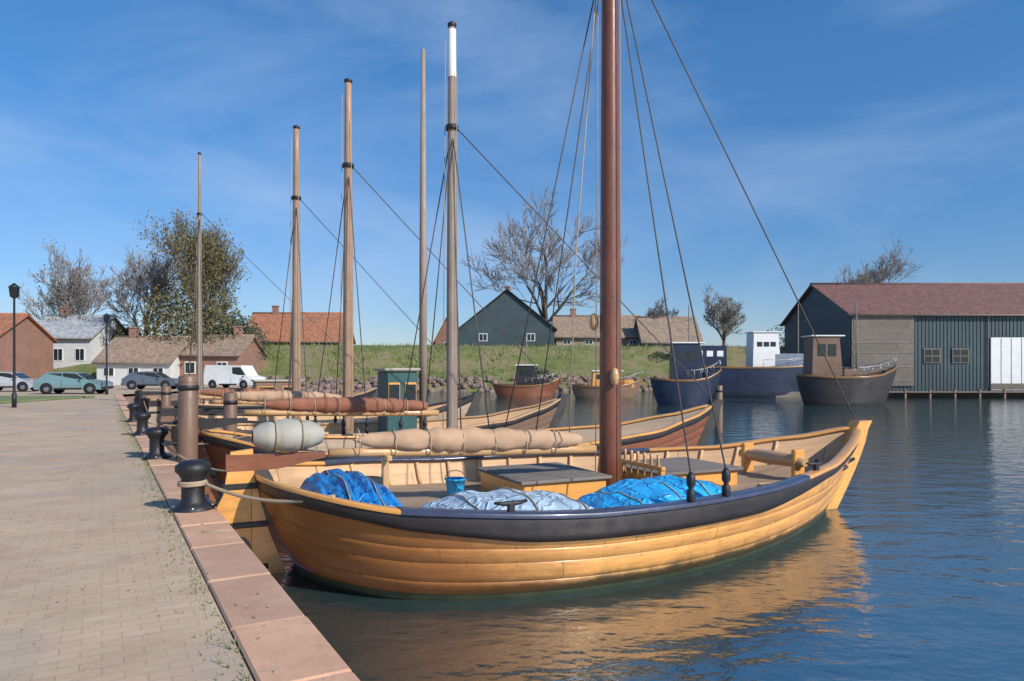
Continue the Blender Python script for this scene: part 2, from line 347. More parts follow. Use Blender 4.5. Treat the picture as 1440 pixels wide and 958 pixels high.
# far bank
n=NT('bank_turf'); f=n.tex(.25,8,.7,(1,1,2)); n.l(n.ramp(f,[(.3,(.09,.12,.03)),(.46,(.15,.17,.05)),(.56,(.24,.20,.10)),(.7,(.20,.15,.09))]),n.b.inputs['Base Color']); n.b.inputs['Roughness'].default_value=.95; n.bump(n.tex(6,6),.8,.1)
mb=MB(); rows=[];uv=[]
def bank_y(x): return 78+2.5*math.sin(x*.05)+ (0 if x<20 else 0)
for k,(dy,z) in enumerate([(0,-.5),(1.5,.9),(4,1.5),(7,2.5),(11,4.6),(13,5.4),(17,5.6),(60,5.2),(1500,4)]):
    r=[]
    for i in range(81):
        x=lerp(-160,190,i/80); zz=z*(1-.15*math.sin(x*.11+k)) if 1<k<4 else z
        r.append((x*(1 if dy<1000 else 6),bank_y(x)+dy+.5*math.sin(x*.7+k),zz))
    rows.append(r)
mb.grid(rows); tag(mb.build('grass_bank',n.m),kind='structure')
# revetment at foot of bank
random.seed(5); mb=MB()
for i in range(1100):
    x=random.uniform(-50,75); y=bank_y(x)+random.uniform(-.6,2.6); rr=random.uniform(.2,.5); z=max(0,(y-bank_y(x))*.6)+random.uniform(-.1,.15)
    mb.box((x,y,z),(rr*2,rr*1.5,rr*1.2),rz=random.uniform(0,3),ry=random.uniform(-.4,.4),bev=rr*.3)
tag(mb.build('bank_stones',paint('bank_stone',(.24,.17,.14),.9,.4,.8)),'rough brown stones piled along the foot of the green bank','stones',kind='stuff')
random.seed(6); mb=MB()
for i in range(9000):
    x=random.uniform(-60,80); t=random.random(); y=bank_y(x)+3+t*12; z=interp([0,1.5,4,7,11,13,17],[-.5,.9,1.3,2.2,4.4,5.2,5.4],3+t*12)
    h=random.uniform(.25,.7); a=random.uniform(0,3.1); dx,dy=math.cos(a)*.12,math.sin(a)*.12; i0=len(mb.v)
    mb.v+=[V((x-dx,y-dy,z-.25)),V((x+dx,y+dy,z-.25)),V((x+random.uniform(-.2,.2),y,z+h))]; mb.face((i0,i0+1,i0+2))
tag(mb.build('bank_grass','grass',recalc=False),'tufts of long green grass over the bank','grass',kind='stuff')
# verge on quay, far left
gn=NT('verge_grass_soil'); gn.l(gn.ramp(gn.tex(1.2,7),[(.3,(.12,.17,.06)),(.7,(.25,.29,.12))]),gn.b.inputs['Base Color']); gn.b.inputs['Roughness'].default_value=.95; gn.bump(gn.tex(20,5),.8,.05)
mb=MB(); mb.box((-30.5,36.5,QZ+.05),(13,9,.1),bev=.03); tag(mb.build('grass_verge',gn.m),kind='structure')
# ------------------------------------------------------------------ sailing boats
AX=V((.905,.424,0)).normalized(); AZ=math.atan2(AX.y,AX.x)
class Hull:
    def __init__(s,L=10.6,B=2.3,mid=.72,bow=1.35,stern=.98,zb=-.4,blo=.38,ea=(2.5,.55),ef=(1.7,.88)):
        s.L,s.B,s.mid,s.bow,s.stern,s.zb,s.blo=L,B,mid,bow,stern,zb,blo; s.ea=ea; s.ef=ef
    def b(s,u):
        m=s.blo
        if u>m: t=(u-m)/(1-m); return s.B*max(0,1-t**s.ef[0])**s.ef[1]
        t=(m-u)/m; return s.B*max(0,1-t**s.ea[0])**s.ea[1]
    def sheer(s,u): return interp([0,.12,.32,.6,.8,.92,1],[s.stern,s.mid+.1,s.mid,s.mid+.01,lerp(s.mid,s.bow,.2),lerp(s.mid,s.bow,.6),s.bow],u)
    def pt(s,u,v,side=1,off=0,dz=0):
        zs=s.sheer(u); f=interp([0,.22,.42,.6,.8,1],[0,.52,.82,.925,.975,1],v); g=interp([0,.22,.42,.6,.8,1],[0,.03,.22,.45,.72,1],v)
        z=lerp(s.zb,zs,g); y=max(0,s.b(u)*f+off*(1 if s.b(u)>.15 else s.b(u)/.15)); zz=max(0,min(1,(z-s.zb)/(s.bow-s.zb)))
        x0=.75*(1-zz)**1.4; x1=s.L-1.1*(1-zz)**1.3
        return V((lerp(x0,x1,u),y*side,z+dz))
    def us(s,n=56): return [.5-.5*math.cos(math.pi*i/n) for i in range(n+1)]
def sailing_boat(label,loc,H,mats,name='sailing_boat',mast=None,near=False,boom=None,cover=None,mizzen=None,tip=False,group='wooden sailing boats moored end-on to the quay'):
    t=thing(name,label,'boat',loc,AZ,group); us=H.us(64 if near else 36)
    hullm,bottom,railm,deckm,inm,walem=mats
    def skin(v0,v1,strakes,m,nm,off=0,k0=0):
        mb=MB()
        for side in(-1,1):
            for k in range(strakes):
                a=lerp(v0,v1,k/strakes); b=lerp(v0,v1,(k+1)/strakes)
                vs=[(a,off-.012),(lerp(a,b,.06),off),(lerp(a,b,.35),off+.004),(lerp(a,b,.65),off+.004),(lerp(a,b,.94),off),(b,off-.012)]
                rows=[[H.pt(u,v,side,o) for u in us] for v,o in vs]
                uvs=[[(u*H.L+side*3,k0+k+.05+.9*j/5+ (0 if side<0 else 50)) for u in us] for j in range(6)]
                mb.grid(rows,uvs)
        return mb.build(nm,m,t)
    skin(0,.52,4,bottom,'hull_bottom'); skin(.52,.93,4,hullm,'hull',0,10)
    # black wale
    mb=MB()
    for side in(-1,1):
        prof=[(.93,0),(.925,.05),(.945,.065),(.99,.065),(1,.05),(1,0)]
        wv=(lambda u,v: 1-(1-v)*(1+.75*max(0,min(1,(u-.08)/.15,(.78-u)/.2)) if near else 1))
        mb.grid([[H.pt(u,wv(u,v),side,o) for u in us] for v,o in prof],[[(u*H.L,j*.15) for u in us] for j in range(6)])
    mb.build('wale',walem,t)
    # gunwale cap
    def cap(nm,m,uu,g):
        mb=MB()
        for side in(-1,1):
            prof=[(.075+g,0),(.08+g,.03+g),(.06+g,.045+g),(-.09-g,.045+g),(-.11-g,.03+g),(-.105-g,0),(.075+g,-.0)]
            mb.grid([[H.pt(u,1,side,o,dz) for u in uu] for o,dz in prof],[[(u*H.L,j*.14) for u in uu] for j in range(7)])
        mb.build(nm,m,t)
    cap('gunwale',railm,us,0)
    if near: cap('rail_canvas','navy_cap',[u for u in us if .1<u<.70],.008)
    # inner planking + deck
    mb=MB()
    for side in(-1,1):
        prof=[(1,-.06,0),(.86,-.06,0),(.7,-.06,0)]
        mb.grid([[H.pt(u,v,side,o) for u in us] for v,o,_ in prof],[[(u*H.L,70+j*1.5) for u in us] for j in range(3)])
    mb.build('bulwark_lining',inm,t)
    mb=MB(); rows=[];uv=[]; uu=[u for u in us if .02<u<.985]
    for u in uu:
        e=H.pt(u,.80,1,-.05); r=[];q=[]
        for j in range(13):
            s=-1+2*j/12; r.append((e.x,e.y*s,e.z+.05*(1-s*s))); q.append((e.x,e.y*s/.12+200))
        rows.append(r);uv.append(q)
    mb.grid(rows,uv); mb.build('deck',deckm,t)
    # ribs
    if near:
        for side in(-1,1):
            for k in range(15):
                u=.1+.85*k/15
                mb=MB(); pts=[H.pt(u,v,side,-.085) for v in(.8,.86,.92,.985)]; mb.tube(pts,.032,6,uvk=k); mb.build('rib',inm,t)
    # stem and sternpost
    mb=MB(); pts=[H.pt(1,v,1) for v in[i/10 for i in range(11)]]; pts=[V((p.x+.02,0,p.z)) for p in pts]; pts.append(V((pts[-1].x+.10,0,H.bow+.14)))
    for i in range(len(pts)-1):
        a,b=pts[i],pts[i+1]; w=.10; d=.16
        i0=len(mb.v); mb.v+=[V((a.x-d,-w,a.z)),V((a.x+d,-w,a.z)),V((a.x+d,w,a.z)),V((a.x-d,w,a.z)),V((b.x-d,-w,b.z)),V((b.x+d,-w,b.z)),V((b.x+d,w,b.z)),V((b.x-d,w,b.z))]
        for q in((0,1,5,4),(1,2,6,5),(2,3,7,6),(3,0,4,7)): mb.face(tuple(i0+k for k in q),[(a.z,.1),(a.z,.4),(b.z,.4),(b.z,.1)])
        if i==len(pts)-2: mb.face((i0+4,i0+5,i0+6,i0+7))
    mb.build('stem','varnish' if near else walem,t)
    # rudder with head and tiller
    mb=MB(); prof=[(.55,-.4),(-.35,-.35),(-.62,.1),(-.52,.55),(-.30,.95),(-.22,H.stern+.30),(.02,H.stern+.33),(.04,H.stern-.02),(.2,.5)]
    mb.prism(prof,-.045,.045); rd=mb.build('rudder','varnish' if near else hullm,t)
    mb=MB(); mb.prism([(-.27,H.stern+.08),(-.27,H.stern+.27),(.85,H.stern+.25),(.85,H.stern+.19),(.3,H.stern+.08)],-.05-.002,.05+.002); mb.build('tiller','rust_wood' if near else walem,rd)
    for z in(.1,.6,H.stern-.1):
        mb=MB(); mb.box((-.06,0,z),(.5,.12,.07),bev=.01); mb.build('rudder_strap','black',rd)
    # mast
    if mast:
        x,h,r,mm=mast; zd=H.pt(x/H.L,.8).z
        mb=MB(); n_=14; mb.tube([(x,0,zd-.1+(h-zd+.1)*i/n_) for i in range(n_+1)],[r*(1-.42*(i/n_)**1.6) for i in range(n_+1)],14 if near else 8); ms=mb.build('mast',mm,t)
        mb=MB(); mb.lathe((x,0,h),[(r*.6,0),(r*.75,.03),(r*.75,.08),(.02,.13)],10); mb.build('mast_cap','black',ms)
        if tip: mb=MB(); mb.lathe((x,0,h-1.05),[(r*.7,0),(r*.72,.1),(r*.66,1.0),(.02,1.05)],10); mb.build('painted_tip','white',ms)
        mb=MB(); mb.lathe((x,0,h*.78),[(r*.9,-.05),(r*1.05,-.05),(r*1.05,.05),(r*.9,.05)],10); mb.build('mast_band','black',ms)
        hz=h*.78
        for side in(-1,1):
            for k,dx in enumerate((-.55,.05)):
                e=H.pt((x+dx)/H.L,1,side,.05); mb=MB(); top=V((x,0,hz)); 
                mb.tube([e+V((0,0,.35)),top],.011 if near else .014,5); sh=mb.build('shroud','wire',t)
                mb=MB(); mb.lathe((e.x,e.y,e.z+.02),[(.02,0),(.05,.05),(.05,.14),(.025,.18),(.05,.22),(.05,.31),(.02,.36)],8); mb.build('deadeye','black',sh)
        mb=MB(); mb.tube([(H.L-.05,0,H.bow+.2),(x,0,hz+.1)],.012 if near else .014,5); mb.build('forestay','wire',t)
        mb=MB(); mb.tube([(x-r*1.4,.05,zd+.3),(x-r,.05,h*.97)],.009,4); mb.tube([(x+.05,-r*1.4,zd+.3),(x+.05,-r*1.1,h*.9)],.009,4); mb.build('halyard','rope',t)
    if mizzen:
        x,h,r,mm=mizzen; mb=MB(); mb.tube([(x,0,.4),(x,0,h*.5),(x,0,h)],[r,r*.9,r*.5],8); mb.build('mizzen_mast',mm,t)
    if boom:
        x0,z0,x1,z1,sm=boom; y=.0
        mb=MB(); mb.tube([(lerp(x0,x1,i/8),.02,lerp(z0,z1,i/8)) for i in range(9)],[.075-.02*abs(i-3)/5 for i in range(9)],10); bo=mb.build('boom','varnish_light',t)
        random.seed(int(x0*100)); mb=MB(); N=44; rows=[];
        for i in range(N+1):
            tt=i/N; x=lerp(x0-.25,x1+.2,tt); z=lerp(z0,z1,tt)+.17; rr=.145*(math.sin(math.pi*min(1,tt*1.0+.04))**.35)*(1 if i%6 else .85)*random.uniform(.90,1.10)
            rows.append([(x,math.cos(q*math.pi/6)*rr*(1.0+.16*math.sin(3*q+i*.35)+.07*math.sin(5*q-i*.8)),z+math.sin(q*math.pi/6)*rr*1.1-.02) for q in range(12)])
        mb.grid(rows,None,True,True); mb.build('furled_sail',sm,bo)
        for i in range(1,N//6+1):
            tt=i*6/N; mb=MB(); mb.tube([V((lerp(x0-.25,x1+.2,tt),math.cos(q*math.pi/6)*.128,lerp(z0,z1,tt)+.12+math.sin(q*math.pi/6)*.17)) for q in range(13)],.008,5); mb.build('sail_tie','rope',bo)
    return t,us
def cover_mesh(t,H,u0,u1,m,name,top=.36,inset=.32,seed=1,sag=.035,s0=-1,s1=1):
    random.seed(seed); mb=MB(); rows=[]; N=60; fr=[random.uniform(0,6) for _ in range(6)]
    for i in range(N+1):
        tt=i/N; u=lerp(u0,u1,tt); e=H.pt(u,.8,1,-inset); end=min(1,(max(0,math.sin(math.pi*tt)))**.3*1.02)
        r=[]
        for j in range(33):
            q=-1+2*j/32; s=lerp(s0,s1,j/32); prof=(1-abs(q)**6)**.6
            z=e.z+.01+(top*end)*prof*(.82+.18*(1-q*q))
            fold=math.sin(i*.42+1.3*math.sin(q*3+fr[0])+fr[1])*.5+math.sin(i*.9+q*5+fr[2])*.25+math.sin(q*11+i*.15+fr[3])*.25
            z+=sag*fold*prof*end+sag*.35*(1-abs(math.sin(i*.31+2.2*math.sin(q*2.3+fr[2])+q*2)))**3*prof*end-sag*.6*math.exp(-((i%15-9)/1.1)**2)*prof*end
            r.append((e.x+.01*math.sin(q*9+fr[4]),e.y*s+.012*math.sin(i*.8+fr[5]),z))
        rows.append(r)
    mb.grid(rows); return mb.build(name,m,t)
H1=Hull(10.1,2.5,.88,1.36,1.15,ea=(3.0,.52))
P1=V((-3.05,8.3,0))
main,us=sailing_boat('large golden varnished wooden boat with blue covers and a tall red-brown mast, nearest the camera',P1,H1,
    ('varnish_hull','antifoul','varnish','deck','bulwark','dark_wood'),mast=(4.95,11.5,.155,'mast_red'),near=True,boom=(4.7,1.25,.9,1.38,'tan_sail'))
hp=bpy.data.objects.new('hatch',None); C.objects.link(hp); hp.parent=main
mb=MB(); mb.box((4.05,.45,.70),(1.3,1.5,.34),bev=.015); mb.build('coaming','varnish',hp)
mb=MB()
for k in range(9): mb.box((4.05,-.27+.18*k,.89),(1.42,.172,.045),bev=.008,uvk=300+k)
mb.build('lid','grey_wood',hp)
hp=bpy.data.objects.new('hatch',None); C.objects.link(hp); hp.parent=main
mb=MB(); mb.box((6.35,.35,.70),(1.5,1.3,.30),bev=.015); mb.build('coaming','varnish',hp)
mb=MB()
for k in range(8): mb.box((6.35,-.28+.18*k,.87),(1.62,.172,.045),bev=.008,uvk=320+k)
mb.build('lid','grey_wood',hp)
c1=cover_mesh(main,H1,.365,.585,'blue','side_cover',.47,.03,2,.04,-1,-.35)
c2=cover_mesh(main,H1,.15,.36,'pale_blue','side_cover',.46,.05,4,.03,-1,-.35)
c3=cover_mesh(main,H1,.04,.14,'blue_deep','cockpit_cover',.50,.28,5,.06,-.95,.6)
def lash(cv,rows,H=H1):
    vs=[v.co.copy() for v in cv.data.vertices]
    for k in rows:
        pts=[vs[k*33+j]+V((0,0,.012)) for j in range(33)]; mb=MB(); mb.tube(pts,.008,5); mb.build('lashing','rope',cv)
lash(c1,(9,24,38,52)); lash(c2,(12,30,48)); lash(c3,(20,40))
# leeboard on near side
mb=MB(); pr=[(0,0),(.12,.25),(.5,.42),(1.3,.52),(2.2,.5),(2.45,.2),(2.4,-.15),(1.5,-.22),(.5,-.15),(.1,-.1)]
# windlass on foredeck
zf=H1.pt(.8,.8).z; wd=bpy.data.objects.new('windlass',None); C.objects.link(wd); wd.parent=main
for s_ in(-.55,.55):
    mb=MB(); mb.box((8.1,s_,zf+.25),(.22,.09,.6),bev=.015); mb.build('bitt','varnish',wd)
mb=MB(); mb.tube([(8.1,-.7,zf+.36),(8.1,-.5,zf+.36),(8.1,0,zf+.36),(8.1,.5,zf+.36),(8.1,.7,zf+.36)],[.07,.10,.12,.10,.07],12); mb.build('drum','varnish_light',wd)
# anchor on foredeck
mb=MB(); mb.tube([(8.7,-.5,zf+.08),(9.6,-.35,zf+.3)],.03,8); mb.tube([(8.85,-.85,zf+.28),(8.7,-.65,zf+.1),(8.68,-.5,zf+.06),(8.75,-.32,zf+.1),(8.95,-.15,zf+.28)],.032,8); mb.build('anchor','black',main)
# coiled ropes
def coil(c,r0,k,par,seed=0):
    random.seed(seed); pts=[]
    for i in range(k*16):
        q=i*2*math.pi/16; r=r0*(1-.05*(i/16)%1)+random.uniform(-.01,.01); pts.append((c[0]+math.cos(q)*r,c[1]+math.sin(q)*r,c[2]+.02+i/16*.022))
    mb=MB(); mb.tube(pts,.016,6); return mb.build('rope_coil','rope',par)
coil((7.2,-.9,zf-.02),.24,5,main,1); coil((1.6,.8,.82),.2,4,main,2)
# cleats & fenders
for x in(2.2,7.4):
    e=H1.pt(x/10.1,1,-1); mb=MB(); mb.box((e.x,e.y+.02,e.z+.09),(.06,.06,.1)); mb.tube([(e.x-.18,e.y+.02,e.z+.15),(e.x-.08,e.y+.02,e.z+.135),(e.x+.08,e.y+.02,e.z+.135),(e.x+.18,e.y+.02,e.z+.15)],[.014,.025,.025,.014],8); mb.build('cleat','black',main)
mb=MB(); mb.box((1.6,0,.93),(.08,.09,.80),bev=.01); mb.box((1.6,-.10,1.30),(.07,.22,.07),bev=.01); mb.build('boom_crutch','varnish_light',main)
# belaying pin rail around mast
mb=MB(); mb.box((5.5,0,.98),(.08,1.1,.06),bev=.01)
for s in(-.5,.5): mb.box((5.5,s,.75),(.07,.07,.5))
pr_=mb.build('pin_rail','varnish',main)
for k in range(6):
    mb=MB(); y=-.42+.168*k; mb.lathe((5.5,y,.83),[(.012,0),(.012,.14),(.03,.17),(.022,.28),(.026,.34)],8); mb.build('belaying_pin','varnish_light',pr_)
for (x,y,z) in((4.9,-.2,2.3),(4.75,.12,3.1),(4.82,-.16,7.9)):
    mb=MB(); mb.lathe((x,y,z),[(.01,-.13),(.05,-.10),(.07,0),(.05,.10),(.01,.13)],10); mb.build('block','varnish_light',main)
mb=MB(); mb.tube([(4.3,.05,1.45),(4.4,.05,4),(4.85,.08,8.9)],.010,5); mb.build('topping_lift','rope',main)
for k,(y,lb) in enumerate(((1.25,'varnished oar lying along the far side of the golden boat deck'),)):
    q_=P1+AX*4.9+V((-AX.y,AX.x,0))*1.45; o_=thing('oar',lb,'oar',(q_.x,q_.y,.60),AZ+.03); mb=MB(); mb.tube([(-1.7,0,0),(0,0,.01),(1.3,0,0)],[.022,.028,.026],8); mb.build('shaft','varnish_light',o_)
    mb=MB(); mb.box((1.65,0,0),(.75,.15,.02),bev=.008); mb.build('blade','varnish_light',o_)
# loose things on board
mb=MB(); random.seed(9)
cc=AX; 
def world(bx,by,bz,P=P1): q=P+AX*bx+V((-AX.y,AX.x,0))*by; return V((q.x,q.y,bz))
bk=thing('canvas_bundle','pale canvas bundle lashed on the stern of the golden boat','bundle',world(.42,.0,1.475),AZ)
mb=MB(); rows=[]
for i in range(17):
    tt=i/16; rr=.20*math.sin(math.pi*(.04+.92*tt))**.4*(.85 if i in(5,11) else 1)
    rows.append([(-.4+.8*tt,math.cos(q*math.pi/7)*rr*1.2,math.sin(q*math.pi/7)*rr+.14+.01*math.sin(q*2+i)) for q in range(14)])
mb.grid(rows,None,True,True); mb.build('canvas','cream',bk)
mb=MB()
for x in(-.15,.15): mb.tube([(x,math.cos(q*math.pi/7)*.215,.14+math.sin(q*math.pi/7)*.18) for q in range(15)],.01,5)
mb.build('lashing','rope',bk)
bu=thing('bucket','blue plastic bucket on the deck of the golden boat','bucket',world(2.75,.55,.58))
mb=MB(); mb.lathe((0,0,0),[(.10,0),(.14,.28),(.15,.28),(.15,.30),(.135,.30),(.10,.03),(.0,.02)],18); mb.build('pail','blue',bu)
mb=MB(); mb.tube([(math.cos(q*math.pi/10)*.15,0,.28+math.sin(q*math.pi/10)*.13) for q in range(11)],.006,5); mb.build('handle','steel',bu)
# other moored boats
def boat_at(s,**k):
    p=P1+QD*s; return V((p.x,p.y,0))
sailing_boat('red-brown sailing boat with a grey mast tipped white, second along the quay',boat_at(5.3),Hull(11.9,1.9,.85,1.5,1.25),
   ('rust_wood','dark_wood','varnish','deck','pale_wood','dark_wood'),tip=True,mast=(4.9,9.6,.13,'mast_grey'),boom=(4.6,1.5,.8,1.6,'brown_sail'))
sailing_boat('two-masted brown sailing boat, third along the quay',boat_at(10.4),Hull(10.8,1.9,.8,1.5,1.2),
   ('brown_wood','dark_wood','varnish_light','deck','bulwark','dark_wood'),mast=(4.25,10.1,.15,'mast_tan'),boom=(4.3,1.5,.8,1.6,'tan_sail'),mizzen=(6.35,11.4,.12,'mast_grey'))
sailing_boat('pale wooden sailing boat, fourth along the quay',boat_at(15.4),Hull(10.4,1.9,.8,1.45,1.2),
   ('pale_wood','dark_wood','dark_wood','deck','bulwark','dark_wood'),mast=(4.05,10.3,.15,'mast_tan'),boom=(4.4,1.45,.8,1.55,'brown_sail'))
sailing_boat('dark tarred sailing boat, fifth along the quay',boat_at(26),Hull(10.4,1.9,.85,1.5,1.2),
   ('dark_wood','dark_wood','varnish_light','deck','bulwark','dark_wood'),mast=(2.3,12,.10,'mast_grey'))
# wheelhouses on moored boats
def wheelhouse(loc,dim,wall,label,roof='cream'):
    t=thing('deckhouse',label,'deckhouse',loc,AZ); L,W,Hh=dim
    mb=MB(); mb.box((0,0,Hh/2),(L,W,Hh),bev=.03); mb.build('wall',wall,t)
    mb=MB(); mb.box((0,0,Hh+.05),(L+.16,W+.16,.09),bev=.03); mb.build('roof',roof,t)
    for x in(-L*.27,L*.27):
        mb=MB(); mb.box((x,-W/2-.012,Hh*.66),(L*.38,.04,Hh*.34),bev=.01); f=mb.build('window_frame','varnish',t)
        mb=MB(); mb.box((x,-W/2-.036,Hh*.66),(L*.33,.02,Hh*.28)); mb.build('pane','glass',f)
def dk(P,bx,by,z): return world(bx,by,z,P)
wheelhouse(dk(boat_at(10.4),5.6,0,.60),(.85,1.0,1.75),paint('dark_teal_paint',(.03,.10,.10),.5),'dark teal deckhouse on the two-masted brown boat')
wheelhouse(dk(boat_at(26),5.6,0,.64),(2.0,1.4,1.2),'brown_wood','brown deckhouse on the dark tarred boat')
# ------------------------------------------------------------------ quay furniture
def bollard(s,off,label):
    p=Q(s,off,QZ+.018); t=thing('bollard',label,'bollard',p,0,'iron bollards along the quay edge')
    mb=MB(); mb.lathe((0,0,0),[(.23,0),(.23,.03),(.17,.06),(.125,.12),(.12,.34),(.15,.40),(.19,.44),(.19,.50),(.12,.55),(0.01,.56)],20); mb.build('post','black',t)
    mb=MB()
    for k in range(4): q=k*math.pi/2+.4; mb.lathe((math.cos(q)*.2,math.sin(q)*.2,.03),[(.02,0),(.02,.02),(.005,.025)],6)
    mb.build('bolt','steel',t); return p
b1=bollard(5.2,.2,'black iron bollard nearest the camera, roped to the golden boat')
b2=bollard(10.6,.24,'black iron bollard roped to the red-brown boat')
b3=bollard(15.8,.24,'black iron bollard third along the quay')
b4=bollard(21,.24,'black iron bollard fourth along the quay')
def rope(a,b,label,sag=.25,r=.018,loops=None):
    mb=MB(); a=V(a);b=V(b); pts=[]
    for i in range(21):
        t=i/20; p=a.lerp(b,t); p.z-=sag*4*t*(1-t); pts.append(p)
    if loops:
        c,rad=loops; 
        pts=[V((c.x+math.cos(q*math.pi/6)*rad,c.y+math.sin(q*math.pi/6)*rad,a.z-.03+.012*q/6)) for q in range(26)]+pts
    mb.tube(pts,r,7); tag(mb.build('mooring_line','rope'),label,'rope')
e=H1.pt(.06,1,-1); s1=world(e.x,e.y,e.z+.06)
rope(b1+V((.12,0,.3)),s1,'hemp mooring line from the nearest bollard to the golden boat near side',.12,.02,(b1,.145))
e=H1.pt(.05,1,1); rope(b2+V((.12,-.05,.28)),world(e.x,e.y,e.z+.05),'hemp mooring line from the second bollard to the far side of the golden boat',.3)
rope(b2+V((.12,.05,.3)),dk(boat_at(5.3),.8,-.8,1.25),'hemp mooring line from the second bollard to the red-brown boat',.1)
rope(b3+V((.12,.05,.3)),dk(boat_at(10.4),.8,-.8,1.2),'hemp mooring line from the third bollard to the two-masted boat',.1)
def pile(px,d,h,r,label):
    X=(px-720)/1000*d; t=thing('mooring_post',label,'post',(X,d,0),0,'wooden mooring posts in the harbour')
    mb=MB(); mb.tube([(0,0,-1),(0.02,0,.5),(.03,.01,h-.03),(.03,.01,h)],[r,r,r*.93,r*.8],12,uvk=3); mb.build('timber','brown_wood',t)
    mb=MB(); mb.lathe((.03,.01,h-.25),[(r*.95,0),(r*1.04,0),(r*1.04,.08),(r*.95,.08)],12); mb.build('iron_band','black',t)
pile(262,12.3,2.3,.17,'thick brown mooring post by the quay edge, tallest and nearest')
pile(322,15.5,1.9,.15,'brown mooring post beside the red-brown boat')
pile(1010,27,1.8,.15,'mooring post standing in open water right of the red-brown mast')
pile(232,21.5,1.9,.15,'brown mooring post farthest along the quay')
# tyre fender on wall
for k,(s_,lb) in enumerate(((3.9,'black tyre fender hanging on the quay wall nearest the camera'),(5.9,'black tyre fender hanging on the quay wall behind the golden boat rudder'))):
    p=Q(s_,-.10,.42); mb=MB(); rows=[]
    for i in range(28):
        q=2*math.pi*i/28; rows.append([QD*(math.cos(q)*(.24+math.cos(a_)*.075))+V((0,0,math.sin(q)*(.24+math.cos(a_)*.075)))-QN*(math.sin(a_)*.085) for a_ in [2*math.pi*j/10 for j in range(10)]])
    rows.append(rows[0]); mb.grid(rows,None,True,True); t=thing('tyre_fender',lb,'fender',p,0,'tyre fenders on the quay wall'); mb.build('tyre','rubber',t)
    mb=MB(); mb.tube([(0,0,.2),QN*.1+V((0,0,.395)),QN*.35+V((0,0,.405))],.012,6); mb.build('lanyard','rope',t)
# ------------------------------------------------------------------ trees
def tree(name,label,loc,h,spread,trunk_r,leaf=None,leafn=0,twigm='twig',depth=5,seed=1,group=None,lean=0,first=.28,leafs=.16,columnar=False,minr=0):
    random.seed(seed); t=thing(name,label,'tree',loc,0,group); tb=MB(); cb=MB(); tips=[]
    def grow(p,d,L,r,k):
        pts=[p]; rs=[r]; n_=4 if k<2 else 3; q=p.copy(); dd=d.copy()
        for i in range(n_):
            dd=(dd+V((random.gauss(0,.10),random.gauss(0,.10),random.gauss(.03,.06)))).normalized(); q=q+dd*L/n_; pts.append(q.copy()); rs.append(r*(1-.4*(i+1)/n_))
        rs=[max(x,minr) for x in rs]; (tb if k<3 else cb).tube(pts,rs,7 if k<2 else (5 if k<3 else 3),cap=False)
        if k>=depth: tips.append(q); return
        if k>=depth-1: tips.extend(pts[1:])
        nb=random.choice((3,4)) if k<depth-1 else 4
        for i in range(nb):
            j=random.randint(1,n_) if i else n_
            base=pts[j]; ang=random.uniform(.35,.85)*(spread if k<3 else 1) if i else random.uniform(.05,.3); az=random.uniform(0,6.283)
            a=dd.cross(V((0,0,1))); a=a.normalized() if a.length>.01 else V((1,0,0)); b=dd.cross(a)
            nd=(dd*math.cos(ang)+(a*math.cos(az)+b*math.sin(az))*math.sin(ang)); nd.z+=.12 if not columnar else .35; nd.normalize()
            grow(base,nd,L*random.uniform(.58,.8),rs[j]*random.uniform(.5,.68),k+1)
    L0=h*first; p=V((0,0,-.3)); d=V((lean,0,1)).normalized()
    tb.tube([p,p+d*L0*.15,p+d*L0*.5,p+d*L0],[trunk_r*1.35,trunk_r*1.05,trunk_r*.95,trunk_r*.88],10,cap=False)
    top=p+d*L0
    for i in range(4):
        az=i*1.57+random.uniform(-.4,.4); s_=random.uniform(.25,.6)*spread; nd=V((math.cos(az)*s_,math.sin(az)*s_,1)).normalized(); grow(top-d*L0*random.uniform(0,.2),nd,h*.25,trunk_r*.55,1)
    grow(top,d,h*.28,trunk_r*.7,1)
    zmax=max(p.z for p in tips); kz=(h)/zmax
    for B in(tb,cb):
        B.v=[V((v.x*kz,v.y*kz,v.z*kz)) for v in B.v]
    tips=[V((v.x*kz,v.y*kz,v.z*kz)) for v in tips]
    tb.build('trunk','bark',t,recalc=False); cr=cb.build('crown',twigm,t,recalc=False)
    if leaf:
        lb=MB()
        for i in range(leafn):
            c=random.choice(tips); c=c+V((random.gauss(0,1),random.gauss(0,1),random.gauss(0,1)))*h*.022
            a=V((random.uniform(-1,1),random.uniform(-1,1),random.uniform(-1,1))).normalized(); b=a.orthogonal().normalized(); s_=leafs*random.choice((.4,.6,.9,1.3))*random.uniform(.8,1.2)
            i0=len(lb.v); lb.v+=[c-a*s_,c+b*s_*.5,c+a*s_,c-b*s_*.5]; lb.face((i0,i0+1,i0+2,i0+3))
        lb.build('leaves',leaf,cr,recalc=False)
    return t
GT='bare trees on the skyline'
p=at(292,520,82); tree('tree','dense olive-brown leafing tree rising left of the masts',(p.x,p.y,.8),19.8,.26,.6,'olive',20000,'twig',6,11,GT,leafs=.16,first=.16,minr=.022).scale=(.74,.74,1)
p=at(205,520,88); tree('tree','thin grey bare tree just left of the olive-brown tree',(p.x,p.y,.8),17.5,.85,.35,None,0,'twig_far',6,12,GT,minr=.03)
p=at(98,520,92); tree('tree','grey bare tree at far left above the parked car',(p.x,p.y,.8),19,.8,.45,'olive',800,'twig_far',6,13,GT,first=.2,minr=.03)
p=at(768,520,112); tree('tree','tall airy bare tree behind the dark roofed house',(p.x,p.y,5),27,1.3,.5,None,0,'twig_far',6,14,GT,first=.2,minr=.035)
